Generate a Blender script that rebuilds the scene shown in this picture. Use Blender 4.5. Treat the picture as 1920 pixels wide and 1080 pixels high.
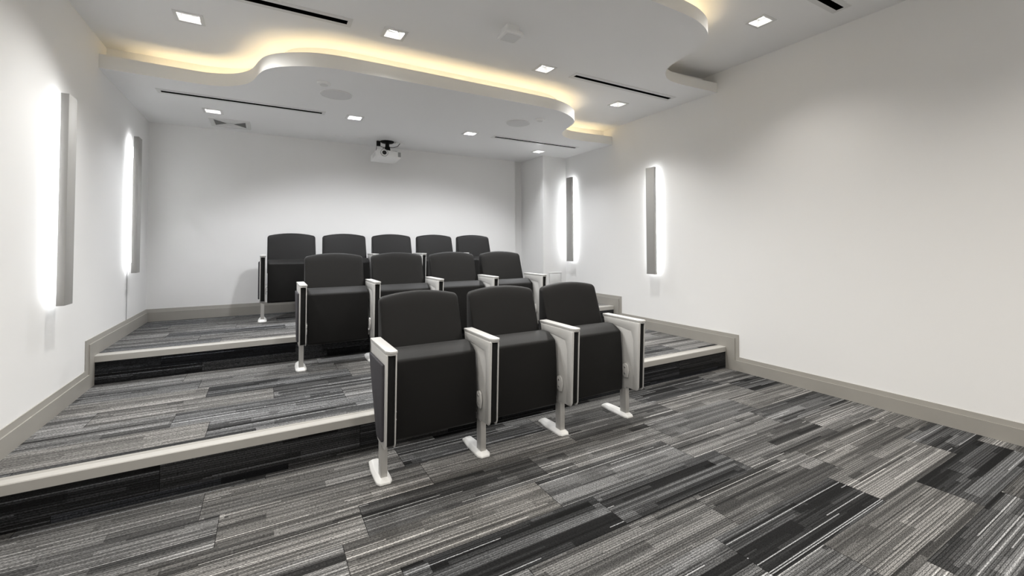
import bpy, bmesh, math, random
from mathutils import Vector, Matrix
from mathutils.geometry import delaunay_2d_cdt

for o in list(bpy.data.objects):
    bpy.data.objects.remove(o)
S = bpy.context.scene
COL = S.collection
random.seed(7)

# ------------------------------------------------------------------ camera
F_PX, CX, CY = 830.39, 39.09, -101.86
cam_d = bpy.data.cameras.new('camera')
cam_d.sensor_fit = 'HORIZONTAL'
cam_d.sensor_width = 36.0
cam_d.lens = F_PX / 1920 * 36.0
cam_d.shift_x = -CX / 1920
cam_d.shift_y = CY / 1920
cam_d.clip_start = 0.02
cam = bpy.data.objects.new('camera', cam_d)
COL.objects.link(cam)
_r = Vector((0.85667761, -0.51583815, -0.00380497))
_u = Vector((-0.01045904, -0.02474345, 0.99963912))
_f = Vector((0.51574615, 0.85632865, 0.02659233))
m = Matrix((_r, _u, -_f)).transposed().to_4x4()
m.translation = (0, 0, 1.22125)
cam.matrix_world = m
S.camera = cam

# ------------------------------------------------------------------ world, exposure
w = bpy.data.worlds.new('world')
S.world = w
w.use_nodes = True
w.node_tree.nodes['Background'].inputs[0].default_value = (0.8, 0.85, 0.9, 1)
w.node_tree.nodes['Background'].inputs[1].default_value = 0.05
S.view_settings.view_transform = 'Standard'
S.view_settings.look = 'None'
S.view_settings.gamma = 1
S.view_settings.exposure = 0.60

LAMP_DOWN = 7.0         # radiance of the downlight lenses
SPOT_W = 74.0           # power of each downlight
LAMP_COVE = 9.8        # radiance of the warm cove strips
LAMP_SCONCE = 15.0      # radiance of the strips behind the wall lights

# ------------------------------------------------------------------ dimensions
xl, xr = -1.066, 3.915              # faces of the baseboards
XL, XR = xl - .02, xr + .02         # wall faces
YB, YF = 6.158, -2.3                # back wall, front wall (behind the camera)
Y1, Y2 = 2.80, 4.45                 # fronts of the two tiers
H1, H2 = .2126, .4262
BB, BW = .133, .130
C1, C2, C3 = 2.977, 2.779, 2.561    # three ceiling levels
LIP2, LIP1 = 2.666, 2.874           # tops of the cove lips
YC, XC = 5.551, 3.523               # column in the back corner
COVE = .175


# ------------------------------------------------------------------ materials
def nodes(name):
    mt = bpy.data.materials.new(name)
    mt.use_nodes = True
    nt = mt.node_tree
    return mt, nt, nt.nodes['Principled BSDF']


def mat(name, col, rough=.5, metal=0., bump=0., bscale=200., var=0., sheen=0., spec=.5):
    mt, nt, p = nodes(name)
    p.inputs['Base Color'].default_value = (*col, 1)
    p.inputs['Roughness'].default_value = rough
    p.inputs['Metallic'].default_value = metal
    p.inputs['Specular IOR Level'].default_value = spec
    if sheen:
        p.inputs['Sheen Weight'].default_value = sheen
        p.inputs['Sheen Roughness'].default_value = .5
    tc = nt.nodes.new('ShaderNodeTexCoord')
    nz = nt.nodes.new('ShaderNodeTexNoise')
    nz.inputs['Scale'].default_value = bscale
    nz.inputs['Detail'].default_value = 3
    nt.links.new(tc.outputs['Object'], nz.inputs['Vector'])
    if bump:
        b = nt.nodes.new('ShaderNodeBump')
        b.inputs['Strength'].default_value = bump
        b.inputs['Distance'].default_value = .002
        nt.links.new(nz.outputs['Fac'], b.inputs['Height'])
        nt.links.new(b.outputs['Normal'], p.inputs['Normal'])
    if var:
        mx = nt.nodes.new('ShaderNodeMix')
        mx.data_type = 'RGBA'
        mx.inputs[6].default_value = (*[c * (1 - var) for c in col], 1)
        mx.inputs[7].default_value = (*[min(1, c * (1 + var)) for c in col], 1)
        nt.links.new(nz.outputs['Fac'], mx.inputs[0])
        nt.links.new(mx.outputs[2], p.inputs['Base Color'])
    return mt


def emit(name, col, strength):
    mt, nt, p = nodes(name)
    p.inputs['Base Color'].default_value = (*col, 1)
    p.inputs['Emission Color'].default_value = (*col, 1)
    p.inputs['Emission Strength'].default_value = strength
    return mt


class NB:
    """small helper for wiring maths nodes"""
    def __init__(s, nt):
        s.nt = nt

    def _in(s, sock, v):
        if isinstance(v, (int, float)):
            sock.default_value = v
        else:
            s.nt.links.new(v, sock)

    def m(s, op, a, b=0., c=None):
        n = s.nt.nodes.new('ShaderNodeMath')
        n.operation = op
        s._in(n.inputs[0], a)
        s._in(n.inputs[1], b)
        if c is not None:
            s._in(n.inputs[2], c)
        return n.outputs[0]

    def wn(s, a, b=0., c=0.):
        cb = s.nt.nodes.new('ShaderNodeCombineXYZ')
        for i, v in enumerate((a, b, c)):
            s._in(cb.inputs[i], v)
        n = s.nt.nodes.new('ShaderNodeTexWhiteNoise')
        n.noise_dimensions = '3D'
        s.nt.links.new(cb.outputs[0], n.inputs['Vector'])
        return n.outputs['Value']


def carpet(name, vertical=False, seed=0., lo=.008, hi=.235, bias=0., tint=((.95, .97, 1.0), (1.03, 1.0, .955))):
    mt, nt, p = nodes(name)
    k = NB(nt)
    g = nt.nodes.new('ShaderNodeNewGeometry')
    sp = nt.nodes.new('ShaderNodeSeparateXYZ')
    nt.links.new(g.outputs['Position'], sp.inputs[0])
    u = sp.outputs[0]
    v = k.m('ADD', sp.outputs[2] if vertical else sp.outputs[1], 10.0 + seed * .083)
    u = k.m('ADD', u, 20.0 + seed * .37)
    W, L = .255, .92
    row = k.m('FLOOR', k.m('DIVIDE', v, W))
    rr = k.wn(row, seed, 3.1)
    uo = k.m('ADD', u, k.m('MULTIPLY', rr, L))
    col = k.m('FLOOR', k.m('DIVIDE', uo, L))
    T = k.wn(row, col, 1.7 + seed)
    G = k.wn(row, col, 5.3 + seed)
    B = k.wn(row, col, 9.9 + seed)

    def band(size, seglen, z):
        bi = k.m('FLOOR', k.m('DIVIDE', k.m('ADD', v, k.m('MULTIPLY', G, size)), size))
        off = k.wn(bi, col, z)
        sg = k.m('FLOOR', k.m('DIVIDE', k.m('ADD', uo, k.m('MULTIPLY', off, seglen)), seglen))
        # end the streaks at the tile edges too
        return k.wn(bi, k.m('ADD', sg, k.m('MULTIPLY', col, 17.0)), z + .5)
    V1 = band(.062, .78, 11.)
    V2 = band(.0215, .60, 23.)
    V3 = band(.0068, .80, 37.)
    V4 = band(.0046, .95, 53.)
    tone = k.m('ADD', k.m('ADD', k.m('MULTIPLY', T, .28), k.m('MULTIPLY', V1, .36)), k.m('MULTIPLY', V2, .22))
    tone = k.m('ADD', tone, k.m('ADD', k.m('MULTIPLY', V3, .14), bias - .02))
    ramp = nt.nodes.new('ShaderNodeMapRange')
    ramp.interpolation_type = 'SMOOTHSTEP'
    nt.links.new(tone, ramp.inputs['Value'])
    ramp.inputs['From Min'].default_value = .16
    ramp.inputs['From Max'].default_value = .84
    ramp.inputs['To Min'].default_value = lo
    ramp.inputs['To Max'].default_value = hi
    val = ramp.outputs[0]
    # thin dark ribs on some tiles, sparse bright yarns
    rib = k.m('MULTIPLY', k.m('GREATER_THAN', V3, .64), k.m('GREATER_THAN', B, .25))
    val = k.m('MULTIPLY', val, k.m('SUBTRACT', 1.0, k.m('MULTIPLY', rib, .55)))
    groove = k.m('LESS_THAN', k.m('FRACT', k.m('DIVIDE', v, .0112)), .27)
    groove = k.m('MULTIPLY', groove, k.m('GREATER_THAN', k.m('ADD', V1, k.m('MULTIPLY', V2, .5)), .55))
    val = k.m('MULTIPLY', val, k.m('SUBTRACT', 1.0, k.m('MULTIPLY', groove, .62)))
    br = k.m('GREATER_THAN', V4, .962)
    val = k.m('ADD', val, k.m('MULTIPLY', br, hi * 1.1))
    # loop pile
    mp = nt.nodes.new('ShaderNodeMapping')
    mp.inputs['Scale'].default_value = (120, 330, 330)
    nt.links.new(g.outputs['Position'], mp.inputs['Vector'])
    nz = nt.nodes.new('ShaderNodeTexNoise')
    nz.inputs['Scale'].default_value = 1.0
    nz.inputs['Detail'].default_value = 2
    nt.links.new(mp.outputs[0], nz.inputs['Vector'])
    pile = nt.nodes.new('ShaderNodeMapRange')
    nt.links.new(nz.outputs['Fac'], pile.inputs['Value'])
    pile.inputs['From Min'].default_value = .30
    pile.inputs['From Max'].default_value = .70
    pile.inputs['To Min'].default_value = .25
    pile.inputs['To Max'].default_value = 1.75
    val = k.m('MULTIPLY', val, pile.outputs[0])
    # seams between planks
    fu = k.m('FRACT', k.m('DIVIDE', uo, L))
    seam = k.m('LESS_THAN', fu, .0032)
    val = k.m('MULTIPLY', val, k.m('SUBTRACT', 1.0, k.m('MULTIPLY', seam, .8)))
    mx = nt.nodes.new('ShaderNodeMix')
    mx.data_type = 'RGBA'
    mx.inputs[6].default_value = (*tint[0], 1)
    mx.inputs[7].default_value = (*tint[1], 1)
    nt.links.new(T, mx.inputs[0])
    vm = nt.nodes.new('ShaderNodeVectorMath')
    vm.operation = 'SCALE'
    nt.links.new(mx.outputs[2], vm.inputs[0])
    nt.links.new(val, vm.inputs['Scale'])
    nt.links.new(vm.outputs[0], p.inputs['Base Color'])
    p.inputs['Roughness'].default_value = .95
    p.inputs['Specular IOR Level'].default_value = .15
    bp = nt.nodes.new('ShaderNodeBump')
    bp.inputs['Strength'].default_value = .5
    bp.inputs['Distance'].default_value = .003
    nt.links.new(nz.outputs['Fac'], bp.inputs['Height'])
    nt.links.new(bp.outputs[0], p.inputs['Normal'])
    return mt


M = dict(
    wall=mat('wall_paint', (.85, .848, .842), .6, bump=.06, bscale=260),
    ceil=mat('ceiling_paint', (.90, .90, .90), .75, bump=.03, bscale=260),
    fascia=mat('cove_paint', (.87, .86, .83), .7),
    carpet=carpet('carpet_main'),
    carpet2=carpet('carpet_tier', seed=4., bias=.06),
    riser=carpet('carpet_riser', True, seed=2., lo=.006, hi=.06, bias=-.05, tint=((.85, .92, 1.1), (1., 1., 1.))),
    base=mat('baseboard_paint', (.33, .316, .288), .4, var=.05, bscale=6),
    nosing=mat('nosing_paint', (.44, .427, .40), .4),
    metal=mat('silver_paint', (.57, .566, .553), .38, metal=.1),
    post=mat('brushed_metal', (.55, .54, .52), .35, metal=.4, bump=.05, bscale=400),
    foot=mat('pale_silver_paint', (.80, .80, .785), .4),
    chrome=mat('bright_steel', (.7, .7, .7), .2, metal=1.),
    fabric=mat('black_fabric', (.0046, .0043, .0041), .58, bump=.12, bscale=900, var=.15, sheen=.05, spec=.24),
    vinyl=mat('charcoal_panel_fabric', (.050, .048, .055), .75, bump=.2, bscale=900, var=.1, spec=.3),
    black=mat('black_plastic', (.006, .006, .006), .6, spec=.2),
    shell=mat('seat_shell_plastic', (.02, .02, .021), .5),
    white=mat('white_plastic', (.88, .88, .87), .4),
    trimw=mat('white_trim_paint', (.74, .74, .73), .45),
    can=mat('white_reflector', (.78, .78, .77), .5),
    void=mat('dark_void', (.003, .003, .003), .9, spec=0.),
    cloth=mat('speaker_cloth', (.74, .74, .74), .9, var=.1, bscale=900),
    sconce=mat('sconce_housing', (.40, .395, .38), .5, metal=.1),
    grey=mat('grey_plastic', (.35, .35, .35), .5),
    perf=mat('perforated_metal', (.16, .16, .16), .6, var=.6, bscale=420),
    lens=mat('lens_glass', (.01, .01, .012), .05),
    lamp=emit('lamp_lens', (1., .985, .96), LAMP_DOWN),
    cove=emit('warm_led', (1., .79, .47), LAMP_COVE),
    led=emit('white_led', (.96, .98, 1.), LAMP_SCONCE),
)


# ------------------------------------------------------------------ mesh helpers
class MB:
    def __init__(s):
        s.bm = bmesh.new()

    def v(s, *ps):
        return [s.bm.verts.new(p) for p in ps]

    def face(s, *ps):
        return s.bm.faces.new(s.v(*ps))

    def box(s, x0, x1, y0, y1, z0, z1):
        a = s.v((x0, y0, z0), (x1, y0, z0), (x1, y1, z0), (x0, y1, z0), (x0, y0, z1), (x1, y0, z1), (x1, y1, z1), (x0, y1, z1))
        for f in ((3, 2, 1, 0), (4, 5, 6, 7), (0, 1, 5, 4), (1, 2, 6, 5), (2, 3, 7, 6), (3, 0, 4, 7)):
            s.bm.faces.new([a[i] for i in f])
        return a

    def prism(s, pts, fa, fb):
        """pts 2D; fa/fb map a 2D point to the two 3D end caps"""
        A = s.v(*[fa(p) for p in pts])
        B = s.v(*[fb(p) for p in pts])
        n = len(pts)
        s.bm.faces.new(A)
        s.bm.faces.new(B[::-1])
        for i in range(n):
            j = (i + 1) % n
            s.bm.faces.new([A[j], A[i], B[i], B[j]])
        return A, B

    def prism_x(s, pts, x0, x1):
        return s.prism(pts, lambda p: (x0, p[0], p[1]), lambda p: (x1, p[0], p[1]))

    def loft(s, rings, cap=True):
        R = [s.v(*r) for r in rings]
        n = len(R[0])
        for a, b in zip(R[:-1], R[1:]):
            for i in range(n):
                j = (i + 1) % n
                s.bm.faces.new([a[i], a[j], b[j], b[i]])
        if cap:
            s.bm.faces.new(R[0][::-1])
            s.bm.faces.new(R[-1])

    def disc_stack(s, c, prof, n=32, axis='z', cap=True):
        """lathe: prof = [(radius, offset along axis)]"""
        rings = []
        for r, h in prof:
            ring = []
            for i in range(n):
                t = 2 * math.pi * i / n
                a, b = r * math.cos(t), r * math.sin(t)
                d = {'z': (a, b, h), 'x': (h, a, b), 'y': (a, h, b)}[axis]
                ring.append((c[0] + d[0], c[1] + d[1], c[2] + d[2]))
            rings.append(ring)
        s.loft(rings, cap)

    def tube(s, path, r, n=8):
        path = [Vector(p) for p in path]
        rings = []
        for i, p in enumerate(path):
            d = (path[min(i + 1, len(path) - 1)] - path[max(i - 1, 0)]).normalized()
            ref = Vector((0, 0, 1)) if abs(d.z) < .9 else Vector((1, 0, 0))
            a = d.cross(ref).normalized()
            b = d.cross(a)
            rings.append([tuple(p + r * (math.cos(2 * math.pi * k / n) * a + math.sin(2 * math.pi * k / n) * b)) for k in range(n)])
        s.loft(rings)

    def build(s, name, mt, parent=None, bevel=0., seg=2, smooth=35., sub=0, clean=True):
        bm = s.bm
        if clean:
            bmesh.ops.recalc_face_normals(bm, faces=bm.faces)
        if bevel:
            ed = [e for e in bm.edges if len(e.link_faces) == 2 and e.calc_face_angle(0) > math.radians(28)]
            bmesh.ops.bevel(bm, geom=ed, offset=bevel, segments=seg, profile=.5, affect='EDGES', clamp_overlap=True)
        me = bpy.data.meshes.new(name)
        bm.to_mesh(me)
        bm.free()
        me.materials.append(mt)
        if smooth:
            me.polygons.foreach_set('use_smooth', [True] * len(me.polygons))
            me.set_sharp_from_angle(angle=math.radians(smooth))
        o = bpy.data.objects.new(name, me)
        COL.objects.link(o)
        if parent:
            o.parent = parent
        return o


def tag(o, label, cat, group=None):
    o['label'] = label
    o['category'] = cat
    if group:
        o['group'] = group
    return o


def thing(name, loc, label, cat, group=None):
    o = bpy.data.objects.new(name, None)
    o.empty_display_size = .1
    COL.objects.link(o)
    o.location = loc
    return tag(o, label, cat, group)


def struct(o):
    o['kind'] = 'structure'
    return o


def copy_tree(o, parent=None):
    c = o.copy()
    COL.objects.link(c)
    if parent:
        c.parent = parent
    for ch in o.children:
        copy_tree(ch, c)
    return c


# ------------------------------------------------------------------ floor and tiers
b = MB()
b.box(XL, XR, YF, Y1 + .03, -.1, 0)
struct(b.build('floor', M['carpet'], smooth=0))


def tier(name, y0, y1, z0, z1):
    b = MB()
    b.box(xl, xr, y0 + .095, y1, z1 - .03, z1)
    o = struct(b.build(name, M['carpet2'], smooth=0))
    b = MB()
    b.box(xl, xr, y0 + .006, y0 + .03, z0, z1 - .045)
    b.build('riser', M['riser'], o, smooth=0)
    return o


tier('floor_tier', Y1, Y2 + .03, 0, H1)
tier('floor_tier.001', Y2, YB, H1, H2)


def nosing(name, y0, z):
    b = MB()
    pr = [(y0, z - .048), (y0, z - .004), (y0 + .004, z), (y0 + .088, z), (y0 + .095, z - .003), (y0 + .095, z - .012), (y0 + .014, z - .012), (y0 + .014, z - .048)]
    b.prism_x(pr, xl, xr)
    # fine grip grooves raised on the tread
    for i in range(3):
        b.box(xl + .002, xr - .002, y0 + .060 + i * .010, y0 + .0655 + i * .010, z - .001, z + .0012)
    struct(b.build(name, M['nosing'], smooth=25))


nosing('trim_1', Y1, H1)
nosing('trim_2', Y2, H2)

# ------------------------------------------------------------------ walls
T = .12


def wallbox(name, *a):
    b = MB()
    b.box(*a)
    return struct(b.build(name, M['wall'], smooth=0))


wallbox('wall_left', XL - T, XL, YF - T, YB + T, -.1, 3.2)
wallbox('wall_right', XR, XR + T, YF - T, YB + T, -.1, 3.2)
wallbox('wall_front', XL, XR, YF - T, YF, -.1, 3.2)
XS = 3.385
b = MB()
b.box(XL, XS, YB, YB + T, -.1, 3.2)
b.box(XS, XR, YB + .045, YB + T, -.1, 3.2)
struct(b.build('wall_back', M['wall'], smooth=0))
b = MB()
b.box(XC, XR, YC, YB + .045, H2 - .05, C3 + .05)
struct(b.build('wall_column', M['wall'], smooth=0))


# ------------------------------------------------------------------ baseboards
def board(name, pieces):
    """pieces: list of (outer, inner, bottom, to3d) with matching point lists: moulding edge, raised edge, floor edge"""
    b = MB()
    for outer, inner, bottom, f in pieces:
        n = len(outer)
        for i in range(n - 1):
            a0, a1 = outer[i], outer[i + 1]
            i0, i1 = inner[i], inner[i + 1]
            c0, c1 = bottom[i], bottom[i + 1]
            b.face(f(a0, 0), f(a1, 0), f(a1, .006), f(a0, .006))
            b.face(f(a0, .006), f(a1, .006), f(i1, .012), f(i0, .012))
            b.face(f(i0, .012), f(i1, .012), f(i1, .0195), f(i0, .0195))
            b.face(f(i0, .0195), f(i1, .0195), f(c1, .020), f(c0, .020))
    bmesh.ops.remove_doubles(b.bm, verts=b.bm.verts, dist=1e-5)
    return struct(b.build(name, M['base'], smooth=20))


I = .034
ya, yb_ = Y1 - BW, Y2 - BW
outer = [(YF, BB), (ya, BB), (ya, BB + H1), (yb_, BB + H1), (yb_, BB + H2), (YB, BB + H2)]
inner = [(YF, BB - I), (ya + I, BB - I), (ya + I, BB + H1 - I), (yb_ + I, BB + H1 - I), (yb_ + I, BB + H2 - I), (YB, BB + H2 - I)]
bot = [(YF, -.01), (Y1 + .02, -.01), (Y1 + .02, H1 - .02), (Y2 + .02, H1 - .02), (Y2 + .02, H2 - .02), (YB, H2 - .02)]


def up(pts, y_end):
    return [(min(p[0], y_end), p[1]) for p in pts]


board('baseboard_left', [(outer, inner, bot, lambda p, d: (XL + d, p[0], p[1]))])
board('baseboard_right', [(up(outer, YC), up(inner, YC), up(bot, YC), lambda p, d: (XR - d, p[0], p[1]))])
zt, zi, zb = H2 + BB, H2 + BB - I, H2 - .01
board('baseboard_back', [
    ([(XL, zt), (XS, zt)], [(XL, zi), (XS, zi)], [(XL, zb), (XS, zb)], lambda p, d: (p[0], YB - d, p[1])),
    ([(XS, zt), (XC, zt)], [(XS, zi), (XC, zi)], [(XS, zb), (XC, zb)], lambda p, d: (p[0], YB + .045 - d, p[1])),
    ([(YC - .0, zt), (YB + .045, zt)], [(YC, zi), (YB + .045, zi)], [(YC, zb), (YB + .045, zb)], lambda p, d: (XC - d, p[0], p[1])),
    ([(XC, zt), (XR, zt)], [(XC, zi), (XR, zi)], [(XC, zb), (XR, zb)], lambda p, d: (p[0], YC - d, p[1]))])
board('baseboard_front', [([(XL, BB), (XR, BB)], [(XL, BB - I), (XR, BB - I)], [(XL, -.01), (XR, -.01)], lambda p, d: (p[0], YF + d, p[1]))])


# ------------------------------------------------------------------ stepped wavy ceilings
def smooth_path(pts, n=6):
    P = [Vector(p) for p in pts]
    P = [P[0] * 2 - P[1]] + P + [P[-1] * 2 - P[-2]]
    out = []
    for i in range(1, len(P) - 2):
        p0, p1, p2, p3 = P[i - 1:i + 3]
        t0, t1 = 0., max((p1 - p0).length ** .5, 1e-6)
        t2 = t1 + max((p2 - p1).length ** .5, 1e-6)
        t3 = t2 + max((p3 - p2).length ** .5, 1e-6)
        for kk in range(n):
            t = t1 + (t2 - t1) * kk / n
            a1 = p0 * ((t1 - t) / (t1 - t0)) + p1 * ((t - t0) / (t1 - t0))
            a2 = p1 * ((t2 - t) / (t2 - t1)) + p2 * ((t - t1) / (t2 - t1))
            a3 = p2 * ((t3 - t) / (t3 - t2)) + p3 * ((t - t2) / (t3 - t2))
            b1 = a1 * ((t2 - t) / (t2 - t0)) + a2 * ((t - t0) / (t2 - t0))
            b2 = a2 * ((t3 - t) / (t3 - t1)) + a3 * ((t - t1) / (t3 - t1))
            out.append(b1 * ((t2 - t) / (t2 - t1)) + b2 * ((t - t1) / (t2 - t1)))
    out.append(P[-2])
    return out


def half(pts):
    """mirror the right half of a wave about the middle of the room"""
    mx = (XL + XR) / 2 + .004
    L = [(2 * mx - x, y) for x, y in pts[::-1]]
    L[0] = (XL, L[0][1])
    return L + pts


WAVE_BACK = half([(1.50, 3.592), (2.0, 3.592), (2.30, 3.597), (2.44, 3.608), (2.57, 3.643), (2.70, 3.712), (2.81, 3.800), (2.88, 3.90),
                  (2.92, 4.02), (2.95, 4.15), (2.985, 4.26), (3.05, 4.365), (3.14, 4.447), (3.27, 4.500), (3.42, 4.505), (3.7, 4.49), (XR, 4.475)])
WAVE_FRONT = half([(1.50, 1.985), (2.0, 1.988), (2.28, 1.993), (2.44, 1.998), (2.57, 2.015), (2.70, 2.055), (2.79, 2.105), (2.86, 2.17),
                   (2.915, 2.27), (2.945, 2.40), (2.965, 2.52), (2.995, 2.64), (3.05, 2.74), (3.13, 2.82), (3.25, 2.885), (3.40, 2.903), (3.68, 2.89), (XR, 2.87)])
CB, CF = smooth_path(WAVE_BACK), smooth_path(WAVE_FRONT)


def offset(path, d):
    out = []
    for i, p in enumerate(path):
        t = (path[min(i + 1, len(path) - 1)] - path[max(i - 1, 0)]).normalized()
        q = p + Vector((-t.y, t.x)) * d
        q.x = min(max(q.x, XL), XR)
        out.append(q)
    out[0].x, out[-1].x = XL, XR
    # keep the path advancing
    res = [out[0]]
    for q in out[1:]:
        if (q - res[-1]).length > .004:
            res.append(q)
    res[-1].x = XR
    return res


def inside(pt, poly):
    x, y = pt
    c = False
    n = len(poly)
    for i in range(n):
        x0, y0 = poly[i]
        x1, y1 = poly[i - 1]
        if (y0 > y) != (y1 > y) and x < (x1 - x0) * (y - y0) / (y1 - y0) + x0:
            c = not c
    return c


def sheet(b, outline, holes, z):
    pts = [Vector((p[0], p[1])) for p in outline]
    loops = [list(range(len(pts)))]
    for h in holes:
        s = len(pts)
        pts += [Vector(q) for q in h]
        loops.append(list(range(s, len(pts))))
    ed = []
    for l in loops:
        ed += [(l[i], l[(i + 1) % len(l)]) for i in range(len(l))]
    vs, es, fs, *_ = delaunay_2d_cdt(pts, ed, [], 0, 1e-6)
    out2 = [(p[0], p[1]) for p in outline]
    V = b.v(*[(q.x, q.y, z) for q in vs])
    for f in fs:
        c = sum((vs[i] for i in f), Vector((0, 0))) / len(f)
        if inside(c, out2) and not any(inside(c, h) for h in holes):
            try:
                b.bm.faces.new([V[i] for i in f])
            except ValueError:
                pass


def ribbon(b, path, z0, z1):
    A = b.v(*[(p.x, p.y, z0) for p in path])
    B = b.v(*[(p.x, p.y, z1) for p in path])
    for i in range(len(path) - 1):
        b.bm.faces.new([A[i], A[i + 1], B[i + 1], B[i]])


def between(b, pa, za, pb, zb_):
    """strip between two paths of possibly different length"""
    out = [(p.x, p.y) for p in pa] + [(p.x, p.y) for p in pb[::-1]]
    sheet(b, out, [], za)


def rect(cx, cy, sx, sy):
    return [(cx - sx / 2, cy - sy / 2), (cx + sx / 2, cy - sy / 2), (cx + sx / 2, cy + sy / 2), (cx - sx / 2, cy + sy / 2)]


DL_HOLE = .122
DOWN = {  # level: positions of the square downlights
    'C1': [(3.314, 2.018), (2.04, 1.05), (.79, 1.05), (-.46, 2.018), (3.314, .1), (-.46, .1), (2.04, -.7), (.79, -.7), (3.314, -1.3), (-.46, -1.3), (2.04, -1.75), (.79, -1.75)],  # only the first is in view, the rest are added as fill
    'C2': [(-.465, 3.751), (.791, 3.278), (2.086, 3.257), (3.320, 3.671)],
    'C3': [(-.463, 5.350), (.778, 4.880), (2.072, 4.876), (3.318, 5.345)],
}
SLOT = {  # level: linear diffusers (centre x, centre y, slot length, slot width)
    'C1': [(3.065, 1.602, 1.16, .055)],
    'C2': [(-.165, 3.268, 1.27, .060), (3.035, 3.245, 1.25, .048)],
    'C3': [(-.160, 4.876, 1.26, .052), (3.010, 4.873, 1.23, .046)],
}


def holes(level):
    h = [rect(x, y, DL_HOLE, DL_HOLE) for x, y in DOWN[level]]
    h += [rect(x, y, l, wd) for x, y, l, wd in SLOT[level]]
    return h


OB, OF = offset(CB, COVE), offset(CF, COVE)
TH = .025


# front (highest) level
b = MB()
sheet(b, [(XL, YF), (XR, YF)] + [(p.x, p.y) for p in OF[::-1]], holes('C1'), C1)
ribbon(b, OF, LIP1 - .075, C1)
struct(b.build('ceiling_front', M['ceil'], smooth=30, clean=False))
# middle level with its cove lip
b = MB()
sheet(b, [(p.x, p.y) for p in CF] + [(p.x, p.y) for p in OB[::-1]], holes('C2'), C2)
ribbon(b, OB, LIP2 - .075, C2)
struct(b.build('ceiling_middle', M['ceil'], smooth=30, clean=False))
# back (lowest) level
b = MB()
sheet(b, [(p.x, p.y) for p in CB] + [(XR, YB + .05), (XL, YB + .05)], holes('C3'), C3)
struct(b.build('ceiling_back', M['ceil'], smooth=30, clean=False))


def lip(name, path, z0, z1, back):
    b = MB()
    inn = offset(path, TH)
    ribbon(b, path, z0, z1)
    between(b, path, z1, inn, z1)
    ribbon(b, inn, z1 - .07, z1)
    between(b, inn, z1 - .07, back, z1 - .07)
    struct(b.build(name, M['fascia'], smooth=30, clean=False))


lip('trim_3', CF, C2, LIP1, OF)
lip('trim_4', CB, C3, LIP2, OB)


def led_strip(path, z, x0, x1, label):
    pa = [p for p in offset(path, .105) if x0 <= p.x <= x1]
    pb = [p for p in offset(path, .117) if x0 <= p.x <= x1]
    n = min(len(pa), len(pb))
    b = MB()
    A = b.v(*[(p.x, p.y, z) for p in pa[:n]])
    B = b.v(*[(p.x, p.y, z) for p in pb[:n]])
    for i in range(n - 1):
        b.bm.faces.new([A[i], A[i + 1], B[i + 1], B[i]])
    o = b.build('cove_light_strip', M['cove'], smooth=0, clean=False)
    tag(o, label, 'light strip', 'warm light strips in the ceiling coves')


led_strip(CF, LIP1 - .058, XL + .1, 3.0, 'warm light strip in the cove of the front wavy ceiling step')
led_strip(CB, LIP2 - .058, XL + .2, XR - .1, 'warm light strip in the cove of the rear wavy ceiling step')

# ------------------------------------------------------------------ downlights
SZ = .168
dl0 = thing('downlight', (0, 0, 0), '', 'downlight')
b = MB()
o_, i_ = SZ / 2, DL_HOLE / 2 - .002
b.loft([[(sx * o_, sy * o_, 0.0) for sx, sy in ((-1, -1), (1, -1), (1, 1), (-1, 1))],
        [(sx * (o_ - .002), sy * (o_ - .002), -.005) for sx, sy in ((-1, -1), (1, -1), (1, 1), (-1, 1))],
        [(sx * (i_ + .002), sy * (i_ + .002), -.005) for sx, sy in ((-1, -1), (1, -1), (1, 1), (-1, 1))],
        [(sx * i_, sy * i_, .004) for sx, sy in ((-1, -1), (1, -1), (1, 1), (-1, 1))]], cap=False)
b.build('trim_ring', M['trimw'], dl0, smooth=0)
b = MB()
sq = [(-1, -1), (1, -1), (1, 1), (-1, 1)]
b.loft([[(sx * i_, sy * i_, .002) for sx, sy in sq], [(sx * .046, sy * .046, .042) for sx, sy in sq]], cap=False)
rf = b.build('reflector', M['can'], dl0, smooth=0, clean=False)
b = MB()
b.disc_stack((0, 0, 0), [(.046, .0425), (.046, .036), (.040, .036), (.037, .052)], n=28, cap=False)
b.face((-.05, -.05, .06), (.05, -.05, .06), (.05, .05, .06), (-.05, .05, .06))
b.build('lamp_holder', M['can'], dl0, smooth=30, clean=False)
b = MB()
b.disc_stack((0, 0, 0), [(.036, .048), (.0365, .055)], n=24)
b.build('lamp', M['lamp'], dl0, smooth=30)
sd = bpy.data.lights.new('downlight_beam', 'SPOT')
sd.energy = SPOT_W
sd.color = (1., .985, .955)
sd.spot_size = math.radians(142)
sd.spot_blend = 1.0
sd.shadow_soft_size = .045
so = bpy.data.objects.new('downlight_beam', sd)
COL.objects.link(so)
so.parent = dl0
so.location = (0, 0, .006)
names = {
    ('C2', 0): 'square downlight on the middle ceiling nearest the tall left wall light',
    ('C2', 1): 'square downlight between the long black air slot and the white ceiling box',
    ('C2', 2): 'square downlight just behind the white ceiling box',
    ('C2', 3): 'square downlight in the right corner of the middle ceiling, under the air slot',
    ('C3', 0): 'square downlight in front of the bow-tie air grille on the low ceiling',
    ('C3', 1): 'square downlight above and in front of the hanging projector',
    ('C3', 2): 'square downlight on the low ceiling beside the right round speaker',
    ('C3', 3): 'square downlight in front of the white corner column',
    ('C1', 0): 'square downlight on the highest ceiling beside the wavy step and right wall',
}
BEAM = {'C2': sd, 'C1': sd.copy(), 'C3': sd.copy()}
BEAM['C1'].energy = SPOT_W * .55
BEAM['C3'].energy = SPOT_W * .84
BEAM['C1'].color = (1., .95, .88)
BEAM['C3'].color = (.97, .98, 1.)
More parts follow.
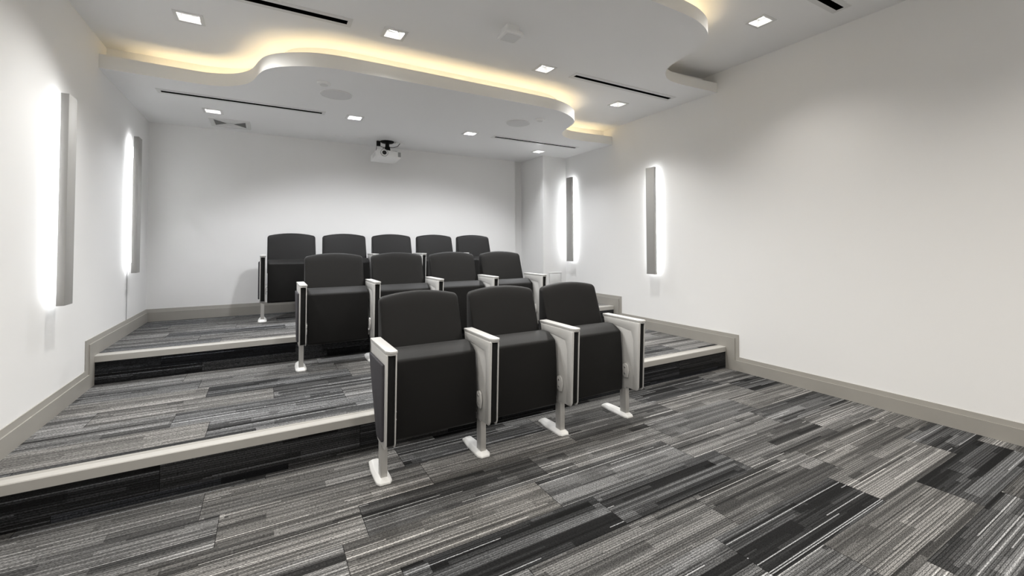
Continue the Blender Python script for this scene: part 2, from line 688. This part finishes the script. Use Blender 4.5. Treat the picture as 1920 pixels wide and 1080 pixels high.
# the lamps are gimbals: degrees each beam leans towards +x / +y
AIM = {('C1', 0): (-20, -4), ('C1', 3): (18, 0), ('C1', 4): (-20, 0), ('C1', 5): (20, 0), ('C1', 8): (-20, 0), ('C1', 9): (20, 0),
       ('C2', 0): (13, -16), ('C2', 1): (0, -14), ('C2', 2): (0, -14), ('C2', 3): (-20, 0),
       ('C3', 0): (20, -20), ('C3', 1): (2, 8), ('C3', 2): (-2, 8), ('C3', 3): (-22, -20)}
first = True
for lv, z in (('C1', C1), ('C2', C2), ('C3', C3)):
    for i, (x, y) in enumerate(DOWN[lv]):
        o = dl0 if first else copy_tree(dl0)
        first = False
        o.location = (x, y, z)
        for ch in o.children:
            if ch.type == 'LIGHT':
                ch.data = BEAM[lv]
                ax, ay = AIM.get((lv, i), (0, 0))
                ch.rotation_euler = (math.radians(ay), -math.radians(ax), 0)
        if (lv, i) in names:
            tag(o, names[(lv, i)], 'downlight', 'square recessed downlights')
        else:
            tag(o, 'unseen square downlight added for fill on the highest ceiling towards the screen end', 'downlight', 'added unseen downlights at the screen end of the room')

# ------------------------------------------------------------------ linear air diffusers
dnames = {('C1', 0): 'black-slotted linear air diffuser on the highest ceiling near the right wall',
          ('C2', 0): 'long black air slot on the middle ceiling, above the left wavy cove',
          ('C2', 1): 'long black air slot on the middle ceiling near the right wall',
          ('C3', 0): 'long black air slot on the low ceiling in front of the bow-tie grille',
          ('C3', 1): 'long black air slot on the low ceiling near the corner column'}
for lv, z in (('C1', C1), ('C2', C2), ('C3', C3)):
    for i, (x, y, l, wd) in enumerate(SLOT[lv]):
        t = thing('linear_air_diffuser', (x, y, z), dnames[(lv, i)], 'air vent', 'linear air diffusers in the ceiling')
        b = MB()
        ox, oy, ix, iy = l / 2 + .028, .066, l / 2 - .002, wd / 2 - .002
        b.loft([[(sx * ox, sy * oy, 0) for sx, sy in sq], [(sx * (ox - .002), sy * (oy - .002), -.004) for sx, sy in sq],
                [(sx * ix, sy * iy, -.004) for sx, sy in sq], [(sx * ix, sy * iy, -.0036) for sx, sy in sq]], cap=False)
        b.build('frame', M['trimw'], t, smooth=0)
        b = MB()
        b.loft([[(sx * ix, sy * iy, -.0036) for sx, sy in sq], [(sx * ix, sy * iy, .06) for sx, sy in sq]], cap=False)
        b.face(*[(sx * ix, sy * iy, .06) for sx, sy in sq])
        for k in range(int(l / .4)):
            xx = -l / 2 + .2 + k * .4
            b.box(xx, xx + .004, -iy, iy, .02, .045)
        b.build('slot', M['void'], t, smooth=0)

# ------------------------------------------------------------------ ceiling speakers, smoke detectors, plates
for x, y, lab in ((.517, 4.212, 'flush round ceiling speaker nearer the left wall'), (2.348, 4.200, 'flush round ceiling speaker near the right curl of the wavy step')):
    t = thing('ceiling_speaker', (x, y, C3), lab, 'speaker', 'round ceiling speakers')
    b = MB()
    b.disc_stack((0, 0, 0), [(.130, 0), (.129, -.007), (.121, -.008)], n=48, cap=False)
    b.build('rim', M['trimw'], t)
    b = MB()
    b.disc_stack((0, 0, 0), [(.121, -.007), (.06, -.0085), (.001, -.009)], n=48)
    b.build('grille', M['cloth'], t)
for x, y, lab in ((.393, 3.965, 'small round white detector beside the left ceiling speaker'), (2.483, 3.965, 'small round white detector beside the right ceiling speaker')):
    t = thing('smoke_detector', (x, y, C3), lab, 'smoke detector', 'round detectors on the low ceiling')
    b = MB()
    b.disc_stack((0, 0, 0), [(.052, 0), (.052, -.010), (.047, -.016), (.040, -.018)], n=36)
    b.build('body', M['white'], t)
    b = MB()
    b.disc_stack((0, 0, 0), [(.030, -.017), (.029, -.022), (.002, -.023)], n=28)
    b.build('cap', M['trimw'], t)
for x, y, lab in ((.742, 5.80, 'small white flush plate on the low ceiling, farther from the projector'), (1.005, 5.80, 'small white flush plate on the low ceiling, closer to the projector')):
    b = MB()
    b.box(-.045, .045, -.045, .045, -.004, 0)
    o = b.build('cover_plate', M['ceil'], bevel=.0015)
    o.location = (x, y, C3)
    tag(o, lab, 'cover plate', 'flush ceiling plates')

# air grille with two perforated triangles
t = thing('air_grille', (-.345, 5.79, C3), 'white ceiling grille with two dark perforated triangles, near the back wall', 'air vent')
b = MB()
ox, oy = .185, .185
b.loft([[(sx * ox, sy * oy, 0) for sx, sy in sq], [(sx * (ox - .004), sy * (oy - .004), -.010) for sx, sy in sq],
        [(sx * (ox - .035), sy * (oy - .035), -.010) for sx, sy in sq], [(sx * (ox - .04), sy * (oy - .04), -.004) for sx, sy in sq]], cap=False)
b.build('frame', M['trimw'], t, smooth=0)
b = MB()
e = ox - .04
b.face(*[(sx * e, sy * e, -.004) for sx, sy in sq])
b.loft([[(sx * .035, sy * .035, -.0075) for sx, sy in sq], [(sx * .028, sy * .028, -.011) for sx, sy in sq]])
b.build('face_plate', M['trimw'], t, smooth=0, clean=False)
for sx in (-1, 1):
    b = MB()
    b.prism([(sx * (e - .006), -e + .03), (sx * (e - .006), e - .03), (sx * .035, .0)], lambda p: (p[0], p[1], -.0042), lambda p: (p[0], p[1], -.0075))
    b.build('perforated_panel', M['perf'], t, smooth=0)

# white square device on the middle ceiling
t = thing('ceiling_sensor', (1.483, 2.762, C2), 'white square box device hanging on the middle ceiling', 'sensor')


def rsq(h, r, z, n=5, cx=0., cy=0.):
    pts = []
    for qx, qy, a0 in ((1, 1, 0), (-1, 1, 90), (-1, -1, 180), (1, -1, 270)):
        for i in range(n + 1):
            a = math.radians(a0 + 90 * i / n)
            pts.append((cx + qx * (h - r) + r * math.cos(a), cy + qy * (h - r) + r * math.sin(a), z))
    return pts


b = MB()
b.loft([rsq(.050, .006, 0), rsq(.050, .006, -.032)])
b.build('mounting_base', M['white'], t)
b = MB()
b.loft([rsq(.052, .01, -.034), rsq(.068, .016, -.042), rsq(.076, .02, -.058), rsq(.077, .022, -.068), rsq(.072, .02, -.075)])
b.build('housing', M['white'], t)
b = MB()
b.loft([rsq(.058, .012, -.0752), rsq(.056, .012, -.0775)])
b.build('front_cover', M['trimw'], t)

# ------------------------------------------------------------------ projector
t = thing('projector', (1.318, 5.80, C3), 'white projector hanging from a black ceiling mount near the back wall', 'projector')
b = MB()
b.disc_stack((0, 0, 0), [(.084, 0), (.084, -.010), (.070, -.020), (.030, -.026)], n=36)
b.tube([(0, 0, -.02), (0, 0, -.085)], .024, 20)
b.loft([[(sx * .026, sy * .026, -.07) for sx, sy in sq], [(sx * .034, sy * .034, -.125) for sx, sy in sq]])
b.box(-.095, .115, -.045, .03, -.135, -.122)
for px, py in ((-.09, -.08), (.11, -.06), (.10, .06), (-.08, .07)):
    b.tube([(px * .3, py * .3, -.126), (px, py, -.132), (px, py, -.142)], .007, 8)
b.build('ceiling_mount', M['black'], t)
rot = Matrix.Rotation(math.radians(-8), 4, 'X') @ Matrix.Rotation(math.radians(4), 4, 'Z')


def place(o, loc=(-.022, -.025, -.202)):
    o.matrix_local = Matrix.Translation(loc) @ rot
    return o


b = MB()
W2, D2 = .152, .140
b.loft([[(-W2 + .008, -D2 + .004, -.046), (W2 - .008, -D2 + .004, -.046), (W2 - .012, D2 - .03, -.046), (-W2 + .008, D2 - .03, -.046)],
        [(-W2, -D2, -.038), (W2, -D2, -.038), (W2, D2, -.038), (-W2, D2, -.038)],
        [(-W2, -D2, .030), (W2, -D2, .030), (W2, D2, .030), (-W2, D2, .030)],
        [(-W2 + .012, -D2 + .01, .045), (W2 - .03, -D2 + .01, .040), (W2 - .03, D2 - .01, .040), (-W2 + .012, D2 - .01, .045)]])
pb = place(b.build('body', M['white'], t, bevel=.004))
LX = -.062
b = MB()
b.disc_stack((LX, -D2 - .004, .0), [(.047, .006), (.047, -.004), (.044, -.006), (.041, -.003)], n=36, axis='y', cap=False)
b.build('lens_ring', M['grey'], pb)
b = MB()
b.disc_stack((LX, -D2 - .004, .0), [(.041, .004), (.041, -.003), (.036, -.006), (.027, -.005), (.026, .003)], n=36, axis='y', cap=False)
b.build('lens_bezel', M['white'], pb)
b = MB()
b.disc_stack((LX, -D2 - .004, .0), [(.0262, .002), (.0262, -.007), (.019, -.009), (.004, -.0105)], n=28, axis='y')
b.build('lens', M['lens'], pb)
b = MB()
for i in range(7):
    b.box(.112 + i * .005, .1145 + i * .005, -D2 - .002, -D2 + .004, -.032, .026)
b.box(.110, .146, -D2 - .0006, -D2 + .003, -.034, .028)
b.build('front_vent', M['grey'], pb, smooth=0)
b = MB()
b.box(-W2 - .0008, -W2 + .003, -.085, .05, -.028, .020)
b.build('side_panel', M['cloth'], pb, bevel=.001)
b = MB()
b.box(-.085, -.04, -D2 - .001, -D2 + .003, -.0445, -.0405)
b.build('badge', M['grey'], pb, smooth=0)
b = MB()
b.tube([(.16, -.02, -.008), (.13, -.01, -.05), (.08, 0, -.07), (.03, .02, -.072), (-.04, .03, -.075), (-.09, .02, -.06), (-.108, .03, -.04)], .0035)
b.tube([(-.04, .03, -.072), (-.045, .02, -.10), (-.03, .0, -.135)], .005)
b.tube([(-.122, .04, -.05), (-.123, .05, -.09), (-.13, .05, -.15)], .0028)
b.build('cable', M['black'], t)
b = MB()
b.box(-.022, .022, -.018, .018, -.062, 0)
o = b.build('cable_adapter', M['black'], bevel=.002)
o.location = (1.215, 5.83, C3)
tag(o, 'small black cable box on the ceiling beside the projector mount', 'adapter')
b = MB()
b.box(-.06, .06, -.035, .035, -.012, 0)
o = b.build('ceiling_outlet', M['white'], bevel=.003)
o.location = (1.475, 5.79, C3)
tag(o, 'flat white outlet plate on the ceiling at the projector mount', 'outlet')

# access panel in the column
t = thing('access_panel', (3.730, YC, .69), 'square white access panel low in the corner column', 'access panel')
b = MB()
b.loft([[(sx * .122, 0, sz * .13) for sx, sz in sq], [(sx * .120, -.006, sz * .128) for sx, sz in sq],
        [(sx * .105, -.006, sz * .113) for sx, sz in sq], [(sx * .104, -.0005, sz * .112) for sx, sz in sq]], cap=False)
b.build('frame', M['trimw'], t, smooth=0)
b = MB()
b.box(-.098, .098, -.0055, 0, -.106, .106)
b.build('door', M['trimw'], t, bevel=.001)


# ------------------------------------------------------------------ wall lights
def sconce(side, y0, z0, z1, label, cord=False):
    X = XL if side > 0 else XR
    t = thing('wall_light', (X, y0 + .0655, z0), label, 'wall light', 'tall slim backlit wall lights')
    h, g, d, wd = z1 - z0, .039, .075, .0655
    s = side
    b = MB()
    b.box(min(s * g, s * d), max(s * g, s * d), -wd, wd, 0, h)
    b.build('housing', M['sconce'], t, bevel=.0015)
    for zz in (.14, h - .14):
        b = MB()
        b.box(min(0, s * (g + .001)), max(0, s * (g + .001)), -.014, .014, zz - .05, zz + .05)
        b.build('bracket', M['sconce'], t, smooth=0)
    for a, c in ((-.050, -.018), (.018, .050)):
        b = MB()
        f = [(s * (g - .0015), a, .03), (s * (g - .0015), c, .03), (s * (g - .0015), c, h - .03), (s * (g - .0015), a, h - .03)]
        b.face(*f)
        b.build('light_strip', M['led'], t, smooth=0, clean=False)
    if cord:
        b = MB()
        b.tube([(s * .004, -.018, .2), (s * .004, -.019, -.2), (s * .004, -.02, -(z0 - H2 - BB))], .0026, 6)
        b.build('cord', M['grey'], t)


sconce(1, 3.655, .877, 2.134, 'tall slim backlit wall light on the left wall, the one nearer the front')
sconce(1, 5.326, .984, 2.234, 'tall slim backlit wall light on the left wall near the back corner, cord below', True)
sconce(-1, 3.672, .880, 2.134, 'tall slim backlit wall light on the right wall, above the lower tier')
sconce(-1, 5.300, .984, 2.234, 'tall slim backlit wall light on the right wall next to the column')

# ------------------------------------------------------------------ theatre seats
PITCH = .5617
HP = PITCH / 2


def arc(cx, cy, r, a0, a1, n):
    return [(cx + r * math.cos(math.radians(a0 + (a1 - a0) * i / n)), cy + r * math.sin(math.radians(a0 + (a1 - a0) * i / n))) for i in range(n + 1)]


def standard(root, x, outer):
    """one upright between seats: outer = -1 / +1 gives a padded panel on that side, 0 none"""
    # black core
    b = MB()
    prof = [(-.149, .676), (-.131, .240), (-.120, .228), (.012, .228), (.060, .30), (.125, .45), (.185, .60), (.205, .676)]
    b.prism_x(prof, x - .0190, x + .0185)
    core = b.build('side_frame', M['black'], root, bevel=.0015)
    for s in (-1, 1):
        c0, th, rise = (.0190, .0085, .004) if s < 0 else (.0185, .0048, .0015)
        xa, xb = x + s * c0, x + s * (c0 + th)
        b = MB()
        pr = [(-.158, .684), (-.139, .243), (-.130, .225), (-.118, .218), (.004, .218), (.020, .226), (.034, .250), (.072, .32), (.140, .46), (.200, .61), (.216, .684)]
        b.prism_x(pr, min(xa, xb), max(xa, xb))
        if s != outer:
            # raised front column and top beam of the inner moulding
            xc = x + s * (c0 + th + rise)
            b.prism_x([(-.156, .684), (-.137, .245), (-.128, .226), (-.086, .226), (-.090, .30), (-.098, .56), (-.075, .625), (.06, .640), (.205, .640), (.214, .684)], min(xb, xc), max(xb, xc))
        sh = b.build('side_shell', M['metal'], core, bevel=.0022)
        if s == outer:
            xc = x + s * (c0 + th + .013)
            b = MB()
            q = [(-.122, .634), (-.112, .262), (-.104, .250), (.000, .246), (.014, .262), (.050, .33), (.120, .46), (.172, .57), (.197, .634)]
            b.prism_x(q, min(xb - .002 * s, xc), max(xb - .002 * s, xc))
            b.build('padded_panel', M['vinyl'], core, bevel=.006, seg=3)
    # armrest
    b = MB()
    hw = .0285

    def arm(z0, z1, g, nose):
        pts = [(x - hw + g, .232 - g), (x - hw + g, -.140), (x - hw + g + .016, nose + g), (x + hw - g - .010, nose + g - .001), (x + hw - g, nose + .010 + g), (x + hw - g, .232 - g)]
        b.prism(pts, lambda p: (p[0], p[1], z0), lambda p: (p[0], p[1], z1))
    arm(.682, .692, .002, -.163)
    arm(.692, .705, .0, -.166)
    b.build('armrest', M['metal'], root, bevel=.0028)
    # post and foot
    b = MB()
    b.box(x - .0165, x + .0165, 0, .060, .018, .225)
    leg = b.build('leg', M['post'], root, bevel=.002)
    b = MB()
    b.loft([[(x - .020, -.004, .2), (x + .020, -.004, .2), (x + .020, .064, .2), (x - .020, .064, .2)],
            [(x - .026, -.02, .232), (x + .026, -.02, .232), (x + .026, .075, .232), (x - .026, .075, .232)]])
    b.build('collar', M['metal'], leg, bevel=.003)

    def fr(hx, y0, y1, z):
        # foot outline: blunt front, long bowed sides to the rear
        out = [(x - hx * .62, y0, z), (x + hx * .62, y0, z), (x + hx * .95, y0 + .022, z), (x + hx, y0 + .06, z), (x + hx * .97, y0 + (y1 - y0) * .62, z),
               (x + hx * .70, y1 - .006, z), (x + hx * .45, y1, z), (x - hx * .45, y1, z), (x - hx * .70, y1 - .006, z), (x - hx * .97, y0 + (y1 - y0) * .62, z), (x - hx, y0 + .06, z), (x - hx * .95, y0 + .022, z)]
        return out
    b = MB()
    b.loft([fr(.041, -.030, .262, 0), fr(.040, -.028, .260, .010), fr(.026, -.006, .238, .024), fr(.022, -.003, .232, .026)])
    b.build('foot_plate', M['foot'], leg, bevel=.002)


def seat_body(root, hinge_left=True):
    # tipped-up cushion
    b = MB()
    prof = [(.002, .205), (-.004, .33), (.000, .48), (.011, .590)]
    prof += arc(.037, .594, .026, 172, 116, 5)
    prof += [(.060, .636), (.098, .6525), (.165, .652), (.19, .632), (.19, .59), (.155, .40), (.13, .22), (.115, .197), (.02, .190)]
    hw = .2385
    b.prism_x(prof, -hw, hw)
    b.build('seat_cushion', M['fabric'], root, bevel=.009, seg=3, smooth=50)
    # reclined backrest: raked front face, upright rear, arched top
    b = MB()

    def P(x, h, k, d=0.):
        z = .500 + h
        yf = .168 + .343 * h
        return (x, yf + d + k * max(.034, .352 - yf), z)

    def outline(g, n=10):
        hwb = .2425 - g
        top = .422 - g
        r = .032
        pts = [(-hwb, g), (hwb, g), (hwb + .001, .20)]
        pts += arc(hwb - r, top - r, r, 0, 76, 5)
        for i in range(1, n):
            tt = 1 - 2 * i / n
            pts.append((tt * (hwb - r * .8), top + .024 * (1 - tt * tt)))
        pts += arc(-hwb + r, top - r, r, 104, 180, 5)
        pts.append((-hwb - .001, .20))
        return pts
    rings = []
    for g, k, d in ((.060, 0, -.006), (.030, 0, -.004), (.014, 0, -.001), (.006, 0, .002), (.0015, 0, .007), (0, 0, .013), (0, .85, 0), (.003, .95, 0), (.010, 1., 0)):
        rings.append([P(x, h, k, d) for x, h in outline(g)])
    b.loft(rings)
    bk = b.build('backrest', M['fabric'], root, smooth=60)
    b = MB()
    b.loft([[P(x, h, 1., .001) for x, h in outline(.008)], [P(x, h, 1., .009) for x, h in outline(.010)], [P(x, h, 1., .014) for x, h in outline(.024)]])
    b.build('back_shell', M['shell'], bk, smooth=60)
    # hinges on the inner faces of the uprights
    for s in (-1, 1):
        xo = HP - (.0315 if s > 0 else .0248)
        b = MB()
        outl = [(-.046, .292), (-.020, .288), (.004, .300), (.010, .340), (.002, .378), (-.024, .388), (-.048, .378), (-.056, .340)]
        b.prism([p for p in outl], lambda p: (s * xo, p[0], p[1]), lambda p: (s * (xo - .011), p[0], p[1]))
        hb = b.build('hinge_bracket', M['metal'], root, bevel=.004)
        for zz in (.318, .362):
            b = MB()
            b.disc_stack((s * (xo - .011), -.022, zz), [(.006, s * .002), (.006, -s * .003), (.004, -s * .0045)], n=12, axis='x')
            b.build('bolt', M['chrome'], hb)
    for zz in (.358, .396):
        b = MB()
        b.disc_stack((-HP + .0245, -.128, zz), [(.0055, 0), (.0055, .004), (.003, .006)], n=12, axis='x')
        b.build('screw', M['chrome'], root)


def make_seat(kind):
    r = bpy.data.objects.new('theater_seat', None)
    COL.objects.link(r)
    seat_body(r)
    standard(r, -HP, -1 if kind in ('first',) else 0)
    if kind == 'last':
        standard(r, HP, 1)
    return r


proto = {}
ordinals = {
    3: ['{c} at the left end of the three-seat front row', '{c} in the middle of the three-seat front row', '{c} at the right end of the three-seat front row'],
    4: ['{c} at the left end of the four-seat middle row', 'second {c} from the left in the four-seat middle row', 'third {c} from the left in the four-seat middle row', '{c} at the right end of the four-seat middle row'],
    5: ['{c} at the left end of the five-seat back row', 'second {c} from the left in the five-seat back row', 'third and middle {c} of the five-seat back row', 'fourth {c} from the left in the five-seat back row', '{c} at the right end of the five-seat back row'],
}
XM = 1.378
for n, y, z, grp in ((3, 2.388, 0, 'front row of theatre seats'), (4, 4.075, H1, 'middle row of theatre seats'), (5, 5.485, H2, 'back row of theatre seats')):
    for i in range(n):
        kd = 'first' if i == 0 else 'last' if i == n - 1 else 'mid'
        if kd not in proto:
            o = proto[kd] = make_seat(kd)
        else:
            o = copy_tree(proto[kd])
        o.location = (XM + (i - (n - 1) / 2) * PITCH, y, z)
        tag(o, ordinals[n][i].format(c='black tip-up theatre seat'), 'theatre seat', grp)
